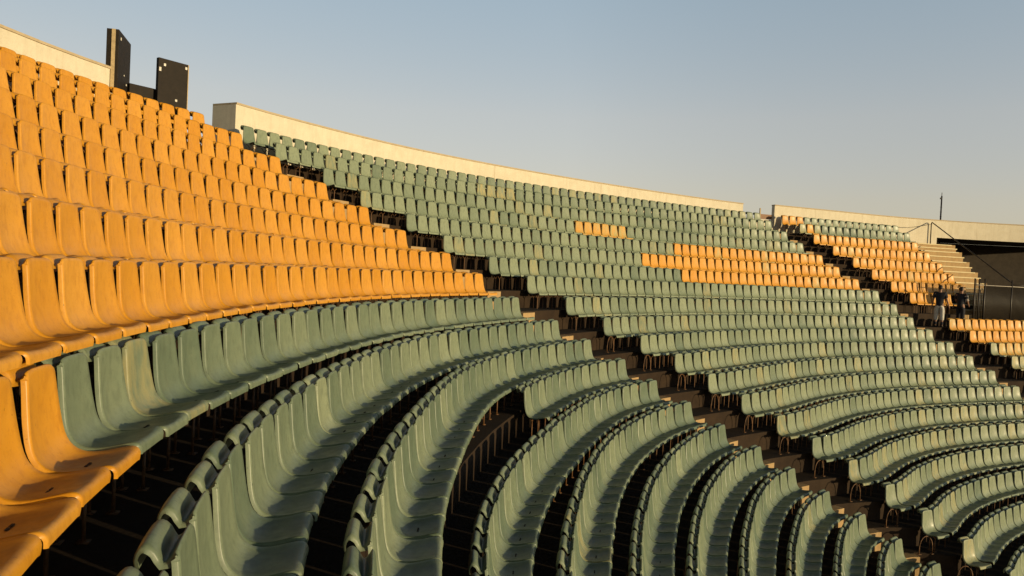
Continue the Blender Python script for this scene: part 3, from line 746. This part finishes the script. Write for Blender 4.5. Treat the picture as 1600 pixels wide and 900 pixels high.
SLOT_MIN = seats[order[140]]['size']


def ordn(n):
    return '%d%s' % (n, 'th' if 10 <= n % 100 <= 20 else {1: 'st', 2: 'nd', 3: 'rd'}.get(n % 10, 'th'))


GROUPS = {('near', 'orange'): 'orange plastic seats of the near block', ('near', 'green'): 'green plastic seats of the near block',
          ('middle', 'orange'): 'orange plastic seats of the middle block', ('middle', 'green'): 'green plastic seats of the middle block',
          ('far', 'orange'): 'orange plastic seats of the far block', ('far', 'green'): 'green plastic seats of the far block'}
for j in sorted(single):
    q = seats[j]
    root = empty('stadium_seat', (q['x'], q['y'], q['z'] + q['dz'] * 0), q['th'] - math.pi / 2 + q['yaw'])
    tag(root, '%s plastic seat, %s from the near aisle in the %s row of the %s block' % (q['col'], ordn(q['i'] + 1), ordn(q['k']), q['b']),
        'seat', GROUPS[(q['b'], q['col'])])
    vm = VAR[q['col']][q['var']]
    for nm in ('backrest', 'seat_pan'):
        o = bpy.data.objects.new(nm, vm[nm]); C.objects.link(o); o.parent = root
        o.rotation_euler = (0, q['tilt'], 0); o.location.z = q['dz']
        o['tone'] = q['tone']; o['stain'] = q['stain']
        if nm == 'seat_pan' and q['size'] > SLOT_MIN:
            d_ = bpy.data.objects.new('drain_slot', SLOT); C.objects.link(d_); d_.parent = o
    for me in (LEG_F, LEG_R):
        o = bpy.data.objects.new('leg', me); C.objects.link(o); o.parent = root

# all the smaller and farther seats in one object
V, tt = shell(1, cols=(-1, -.95, -.85, -.5, 0, .5, .85, .95, 1))
r_, c_ = V.shape[:2]
sv = V.reshape(-1, 3)
sf = np.array([(i * c_ + j, i * c_ + j + 1, (i + 1) * c_ + j + 1, (i + 1) * c_ + j) for i in range(r_ - 1) for j in range(c_ - 1)])
nmid = np.cross(sv[sf[:, 1]] - sv[sf[:, 0]], sv[sf[:, 2]] - sv[sf[:, 0]])
i_pan = int(np.argmin(abs(tt - 18))) * (c_ - 1) + 2
if nmid[i_pan, 2] < 0:
    sf = sf[:, ::-1]
lb = MB()
for x in (0.235, 0.11):
    lb.tube([(x, 0, 0.0), (x, 0, 0.29)], 0.011, 5, cap=False)
    for sy in (-1, 1):
        lb.tube([(x, 0, 0.285), (x, sy * 0.10, 0.375), (x, sy * 0.17, 0.39)], 0.008, 4, cap=False)
lv = np.array(lb.v); lf = np.array(lb.f)
verts, faces, mats, tones, stains, pan_shades = [], [], [], [], [], []
sg_, lg_ = pan_shade_of(sv), np.zeros(len(lv))
base = 0
for j, q in enumerate(seats):
    if j in single: continue
    ang = q['th'] - math.pi / 2 + q['yaw']; co, si = math.cos(ang), math.sin(ang)
    for (vv, ff, mi) in ((sv, sf, 0 if q['col'] == 'green' else 1), (lv, lf, 2)):
        w = vv.copy()
        if mi < 2:
            w[:, 0] += (w[:, 2] - .4) * q['tilt']; w[:, 2] += q['dz']
        X = w[:, 0] * co - w[:, 1] * si + q['x']; Y = w[:, 0] * si + w[:, 1] * co + q['y']; Z = w[:, 2] + q['z']
        pan_shades.append(sg_ if mi < 2 else lg_); verts.append(np.stack([X, Y, Z], 1)); faces.append(ff + base); base += len(vv)
        mats.append(np.full(len(ff), mi)); tones.append(np.full(len(ff), q['tone'])); stains.append(np.full(len(ff), q['stain']))
verts = np.concatenate(verts); faces = np.concatenate(faces); mats = np.concatenate(mats)
me = bpy.data.meshes.new('distant_seats')
me.vertices.add(len(verts)); me.vertices.foreach_set('co', verts.ravel())
me.loops.add(faces.size); me.loops.foreach_set('vertex_index', faces.ravel().astype(np.int32))
me.polygons.add(len(faces)); me.polygons.foreach_set('loop_start', np.arange(0, faces.size, 4, dtype=np.int32))
for m in (M_GREEN, M_ORANGE, M_RUST): me.materials.append(m)
me.update(calc_edges=True)
me.polygons.foreach_set('material_index', mats.astype(np.int32))
me.polygons.foreach_set('use_smooth', np.ones(len(faces), bool))
for nm, arr in (('tone', tones), ('stain', stains)):
    at = me.attributes.new(nm, 'FLOAT', 'FACE'); at.data.foreach_set('value', np.concatenate(arr).astype(np.float32))
add_attr(me, 'grime', np.concatenate(pan_shades))  # mask of the painted pan shade
me.validate()
o = bpy.data.objects.new('distant_seats', me); C.objects.link(o)
tag(o, 'rows of green and orange plastic seats filling the rest of the curved stand', 'seats', kind='stuff')

# ------------------------------------------------------------------ hoops at the aisle edge of the middle block
hm = MB()
W_, H_ = 0.17, 0.42
pts = [(-W_, 0, 0)] + [(-W_, 0, H_ * .35)] + [(-W_ * math.cos(a), 0, H_ * .35 + W_ * 1.5 * math.sin(a)) for a in np.linspace(0, math.pi, 11)[1:-1]] + [(W_, 0, H_ * .35), (W_, 0, 0)]
hm.tube(pts, 0.010, 8)
HOOP = hm.mesh('hoop', M_RUST, True)
fm = MB(); fm.box((0, 0, 0.005), (0.07, 0.07, 0.01))
FEET = fm.mesh('foot_plate', M_RUST)
for k in range(10, 22):
    x, y, th = rp(k, S_R[k - 1] - 0.1, 0.30)
    r = empty('hoop_rail', (x, y, TR[k - 1]), th)
    tag(r, 'rusty steel hoop beside the first seat of the %s row of the middle block' % ordn(k), 'hoop rail', 'rusty hoops along the aisle stairs')
    for nm, m, fx in (('hoop', HOOP, 0), ('foot_plate', FEET, -W_), ('foot_plate', FEET, W_)):
        c = bpy.data.objects.new(nm, m); C.objects.link(c); c.parent = r; c.location.x = fx

# ------------------------------------------------------------------ boards and barrier in the gap of the wall
def board(name, label, p0, p1, th, z0, z1, marks, edges):
    """upright slab from p0 to p1 (its face towards the seats), th thick behind it"""
    a, b = Vector((p0[0], p0[1], 0)), Vector((p1[0], p1[1], 0))
    d = (b - a); L = d.length; d.normalize(); rz = math.atan2(d.y, d.x)
    r = empty(name, (a.x, a.y, z0), rz); tag(r, label, 'board')
    m = MB(); m.box((L / 2, th / 2, (z1 - z0) / 2), (L, th, z1 - z0)); m.build('panel', M_BLACK, r, bevel=0.008)
    for nm, (cx, cy, cz), sz in edges(L, th, z1 - z0):
        e = MB(); e.box((cx, cy, cz), sz); e.build(nm, M_EDGE, r)
    if marks:
        for (u, v, w, h) in marks:
            c = MB(); c.box((u * L, -0.006, v * (z1 - z0)), (w, 0.010, h)); c.build('fixing_plate', M_CHIP, r)
    return r


z0 = T1
board('black_board', 'tall black board edge-on above the near wall end, painted sunlit strip along one edge', (-8.62, 16.47), (-8.93, 17.6), 0.24, z0, 4.80 + HZ,
      [(.16, .93, .05, .06), (.5, .62, .04, .03), (.7, .55, .04, .04)],
      lambda L, t, h: [('lit_edge_strip', (-0.012, t / 2 - .02, h / 2), (0.02, t * .3, h - .01))])
board('black_board', 'wide black board standing in the wall gap, the lower of the two', (-8.34, 17.72), (-7.92, 18.32), 0.10, z0, 4.575 + HZ,
      [(.2, .93, .05, .06), (.05, .87, .05, .09), (.93, .95, .05, .06), (.62, .55, .05, .05), (.8, .42, .06, .05)],
      lambda L, t, h: [('lit_edge_strip', (L + .012, t / 2, h / 2), (0.02, t, h - .01))])
board('low_board', 'low dark board between the two tall black boards', (-8.80, 17.35), (-8.44, 17.86), 0.10, z0, 3.87 + HZ, [],
      lambda L, t, h: [('lit_edge_strip', (L + .012, t / 2, h / 2), (0.02, t, h - .01))])

x0, y0, th = rp(1, 18.95, -0.62); x1, y1, _ = rp(1, 19.78, -0.62)
Lb = math.hypot(x1 - x0, y1 - y0)
r = empty('gap_barrier', (x0, y0, T1), math.atan2(y1 - y0, x1 - x0)); tag(r, 'brown board barrier with thin post in the far wall gap', 'barrier')
m = MB(); m.box((0, 0, 0.60), (0.05, 0.05, 1.20)); m.build('post', M_EDGE, r)
m = MB(); m.box((Lb / 2, 0.03, 0.80), (Lb, 0.035, 0.24)); m.build('board', M_BROWN, r)
m = MB(); m.box((Lb / 2, 0.0, 0.52), (Lb, 0.03, 0.05)); m.build('lower_rail', M_CHIP, r)

# mast behind the far wall
r = empty('mast', (25.45, 46.1, 0)); tag(r, 'thin dark mast rising behind the far parapet', 'mast')
m = MB(); m.tube([(0, 0, 0), (0, 0, 8.0), (0, 0, 13.4)], [.08, .055, .040], 10); m.build('pole', M_IRON, r, True)
m = MB(); m.box((-0.05, 0, 13.25), (0.08, 0.06, 0.10)); m.tube([(0, 0, 13.2), (0, 0, 13.6)], 0.02, 6); m.build('aerial', M_IRON, r)
m = MB()
for q in range(10): m.box((0, 0, 10.2 + q * .28), (0.11, 0.03, 0.025))
m.build('step_peg', M_IRON, r)

# handrail of the far stairs: post at the top, bend, long slope down to the landing
r = empty('stair_handrail', (*rp(1, 32.9, 0.1)[:2], T1)); tag(r, 'bent steel handrail sloping down the far stairs to the fence', 'handrail')
px, py, _ = rp(1, 32.6, -0.42); bx_, by_, _ = rp(9, 29.6, 0.1)
P0 = Vector((px, py, T1)); P1 = Vector((bx_, by_, TR[8]))
loc = r.location
m = MB(); top = P0 + Vector((0, 0, 1.28))
d = (P1 + Vector((0, 0, 1.95)) - top)
path = [P0, top - Vector((0, 0, .14)), top - Vector((0, 0, .04)) + d * .004, top + d * .012, top + d * .03, top + d * .3, top + d * .6, top + d]
m.tube([tuple(q - loc) for q in path], 0.028, 8); m.build('rail', M_IRON, r, True)
end = top + d; hd = Vector((rp(9, 32, 0.1)[0] - bx_, rp(9, 32, 0.1)[1] - by_, 0)).normalized()
m = MB(); m.tube([tuple(q - loc) for q in (end, end + hd * .5, end + hd * 1.0)], 0.028, 8); m.build('level_rail', M_IRON, r, True)
m = MB(); m.tube([tuple(end + hd - loc), tuple(end + hd - loc - Vector((0, 0, 1.95)))], 0.028, 8); m.build('post', M_IRON, r, True)
w = MB()
A_ = Vector((*rp(1, 28.6, -0.48)[:2], 3.52 + HZ)); B_ = P0 + Vector((0, 0, 1.16))
w.tube([tuple(A_.lerp(B_, f) - Vector((0, 0, .18 * math.sin(math.pi * f)))) for f in np.linspace(0, 1, 9)], 0.008, 5)
tag(w.build('slack_wire', M_IRON), 'thin slack wire from the parapet to the handrail post', 'wire')

# ------------------------------------------------------------------ fence on the landing
f0, f1 = 25.3, 40.0
r = empty('bar_fence', (*rp(10, f0, -0.55)[:2], TR[8])); tag(r, 'black bar fence behind the far orange seats, with an added dark sheet blocking the sun', 'fence')
loc = r.location
def fp(s, z, off=-0.55):
    x, y, _ = rp(10, s, off); return (x - loc.x, y - loc.y, z)
HF = 2.08
for z in (0.12, HF - 0.22):
    m = MB(); m.tube([fp(s, z) for s in np.arange(f0, f1, 0.5)], 0.02, 6); m.build('rail', M_GALV if z > 1 else M_IRON, r, True)
for s in (25.3, 25.62, 26.0, 29.0, 32.0, 35.0):
    m = MB(); x, y, z = fp(s, 0); m.tube([(x, y, 0), (x, y, HF + .06)], 0.034, 8); m.build('post', M_IRON, r, True)
s = f0 + .1; cnt = 0
bar = MB(); bar.tube([(0, 0, 0.10), (0, 0, HF)], 0.012, 6)
bme = bar.mesh('bar', M_BAR, True)
while s < f1 and cnt < 96:
    o = bpy.data.objects.new('bar', bme); C.objects.link(o); o.parent = r; x, y, z = fp(s, 0); o.location = (x, y, 0)
    s += 0.115; cnt += 1
m = MB(); n = 24
A = [fp(26.0 + 10 * i / n, 0.1, -0.60) for i in range(n + 1)]
m.add([(a[0], a[1], .1) for a in A] + [(a[0], a[1], HF - .25) for a in A], [(i, i + 1, n + 2 + i, n + 1 + i) for i in range(n)])
m.build('shade_sheet', M_SHADE_SHEET, r)  # added sheet behind the bars, there to block sun and read as shade


# ------------------------------------------------------------------ people
def skin_obj(name, verts, edges, radii, mat, parent, root=0, sub=2):
    me = bpy.data.meshes.new(name); me.from_pydata(verts, edges, []); me.materials.append(mat)
    o = bpy.data.objects.new(name, me); C.objects.link(o); o.parent = parent
    md = o.modifiers.new('skin', 'SKIN')
    for i, rr in enumerate(radii):
        sv_ = me.skin_vertices[0].data[i]; sv_.radius = rr if isinstance(rr, tuple) else (rr, rr); sv_.use_root = (i == root)
    md.use_smooth_shade = True
    s2 = o.modifiers.new('subdivision', 'SUBSURF'); s2.levels = sub; s2.render_levels = sub
    return o


def person(name_label, loc, rz, h, arm_pose, shirt, trousers, shorts, shoes, stripes=False):
    r = empty('person', loc, rz); tag(r, name_label, 'person')
    r.scale = (h / 1.75,) * 3
    # x forward, y to the person's left
    J = {'pel': (0, 0, .95), 'wai': (0, 0, 1.08), 'che': (.01, 0, 1.28), 'nek': (0, 0, 1.45), 'hd0': (.015, 0, 1.55), 'hd1': (.02, 0, 1.66), 'hd2': (.015, 0, 1.71)}
    rad = {'pel': (.15, .11), 'wai': (.13, .10), 'che': (.16, .11), 'nek': .055, 'hd0': .07, 'hd1': (.08, .09), 'hd2': .05}
    E = [('pel', 'wai'), ('wai', 'che'), ('che', 'nek'), ('nek', 'hd0'), ('hd0', 'hd1'), ('hd1', 'hd2')]
    for s_, sg in (('l', 1), ('r', -1)):
        sh, el, wr, ha = arm_pose[s_]
        J['sh' + s_] = (0, sg * .18, 1.41); J['el' + s_] = el; J['wr' + s_] = wr; J['ha' + s_] = ha
        rad['sh' + s_] = .058; rad['el' + s_] = .042; rad['wr' + s_] = .028; rad['ha' + s_] = (.036, .018)
        E += [('che', 'sh' + s_), ('sh' + s_, 'el' + s_), ('el' + s_, 'wr' + s_), ('wr' + s_, 'ha' + s_)]
        fx = .06 * sg
        J['hp' + s_] = (0, sg * .09, .90); J['kn' + s_] = (fx + .02, sg * .11, .49); J['an' + s_] = (fx - .04, sg * .12, .09); J['to' + s_] = (fx + .10, sg * .13, .035)
        rad['hp' + s_] = .09; rad['kn' + s_] = .058; rad['an' + s_] = .038; rad['to' + s_] = (.038, .028)
        E += [('pel', 'hp' + s_), ('hp' + s_, 'kn' + s_), ('kn' + s_, 'an' + s_), ('an' + s_, 'to' + s_)]
    keys = list(J)
    skin_obj('body', [J[k] for k in keys], [(keys.index(a), keys.index(b)) for a, b in E], [rad[k] for k in keys], M_SKIN, r)

    def cloth(name, ks, es, rr, mat):
        skin_obj(name, [J[k] if isinstance(k, str) else k for k in ks], es, rr, mat, r)
    sl = {}
    for s_ in 'lr':
        a = Vector(J['sh' + s_]); b = Vector(J['el' + s_]); sl[s_] = tuple(a.lerp(b, .75))
    cloth('shirt', [(0, 0, .84), 'wai', 'che', (0, 0, 1.42), 'shl', sl['l'], 'shr', sl['r']],
          [(0, 1), (1, 2), (2, 3), (2, 4), (4, 5), (2, 6), (6, 7)], [(.195, .155), (.185, .145), (.21, .15), (.10, .085), .095, .082, .095, .082], shirt)
    bot = .28 if shorts else .07
    leg = []
    for s_ in 'lr':
        kn = Vector(J['kn' + s_]); an = Vector(J['an' + s_])
        leg.append(tuple(kn.lerp(an, (kn.z - bot) / (kn.z - an.z))))
    cloth('trousers', [(0, 0, .97), 'pel', 'hpl', 'knl', leg[0], 'hpr', 'knr', leg[1]],
          [(0, 1), (1, 2), (2, 3), (3, 4), (1, 5), (5, 6), (6, 7)], [(.155, .12), (.165, .13), .115, .088, .078, .115, .088, .078], trousers)
    for s_ in 'lr':
        a = Vector(J['an' + s_])
        skin_obj('shoe', [tuple(a + Vector((-.03, 0, .01))), tuple(a + Vector((.02, 0, -.045))), tuple(Vector(J['to' + s_]) + Vector((.02, 0, .005)))], [(0, 1), (1, 2)], [(.05, .05), (.055, .045), (.048, .036)], shoes, r, sub=1)
        k_ = Vector(J['kn' + s_])
        skin_obj('sock', [tuple(a + Vector((0, 0, .0))), tuple(a.lerp(k_, .45))], [(0, 1)], [(.048, .048), (.060, .060)], M_CLOTH, r, sub=1)
        # five fingers
        ha = Vector(J['ha' + s_]); d = (ha - Vector(J['wr' + s_])).normalized()
        side = Vector((1, 0, 0)) if abs(d.x) < .8 else Vector((0, 0, 1))
        for fi in range(5):
            o_ = side * (-.024 + .016 * fi) if fi < 4 else side * .03
            st_ = ha + o_ - d * (.0 if fi < 4 else .05)
            ln = (.055, .068, .072, .062, .05)[fi]
            cu = Vector((0, -.015 if s_ == 'l' else .015, 0))
            skin_obj('finger', [tuple(st_), tuple(st_ + d * ln * .55 + cu * .4), tuple(st_ + d * ln + cu)], [(0, 1), (1, 2)], [.0095, .0085, .007], M_SKIN, r, sub=1)
    # hair, nose, ears
    skin_obj('hair', [(-.035, 0, 1.56), (-.03, 0, 1.64), (-.005, 0, 1.72), (.04, 0, 1.735)], [(0, 1), (1, 2), (2, 3)], [(.07, .05), (.09, .08), (.085, .075), (.05, .035)], M_HAIR, r)
    return r


x, y, th = rp(9, 22.35, 0.30)
pose1 = {'l': (None, (.02, .24, 1.14), (.10, .27, .90), (.13, .28, .82)), 'r': (None, (.0, -.26, 1.14), (.06, -.34, .90), (.10, -.37, .82))}
person('person in dark top and pale knee-length shorts walking up the far aisle', (17.83, 32.0, TR[8]), math.radians(62), 1.76, pose1, M_CLOTH, M_WHITE, True, M_IRON)
pose2 = {'l': (None, (.03, .23, 1.14), (.20, .20, .98), (.27, .17, .96)), 'r': (None, (.02, -.25, 1.15), (.16, -.25, .96), (.23, -.24, .93))}
p2 = person('person in dark clothes with pale striped sleeve standing by the fence post', (19.3, 33.0, TR[8]), math.radians(35), 1.74, pose2, M_CLOTH, M_CLOTH, False, M_IRON)
# pale bands on the sleeve
for q in range(4):
    m = MB(); m.tube([(.01 + .004 * q, -.20 - .012 * q, 1.36 - .062 * q), (.011 + .004 * q, -.205 - .012 * q, 1.335 - .062 * q)], 0.076, 12)
    m.build('sleeve_band', M_WHITE, p2, True)
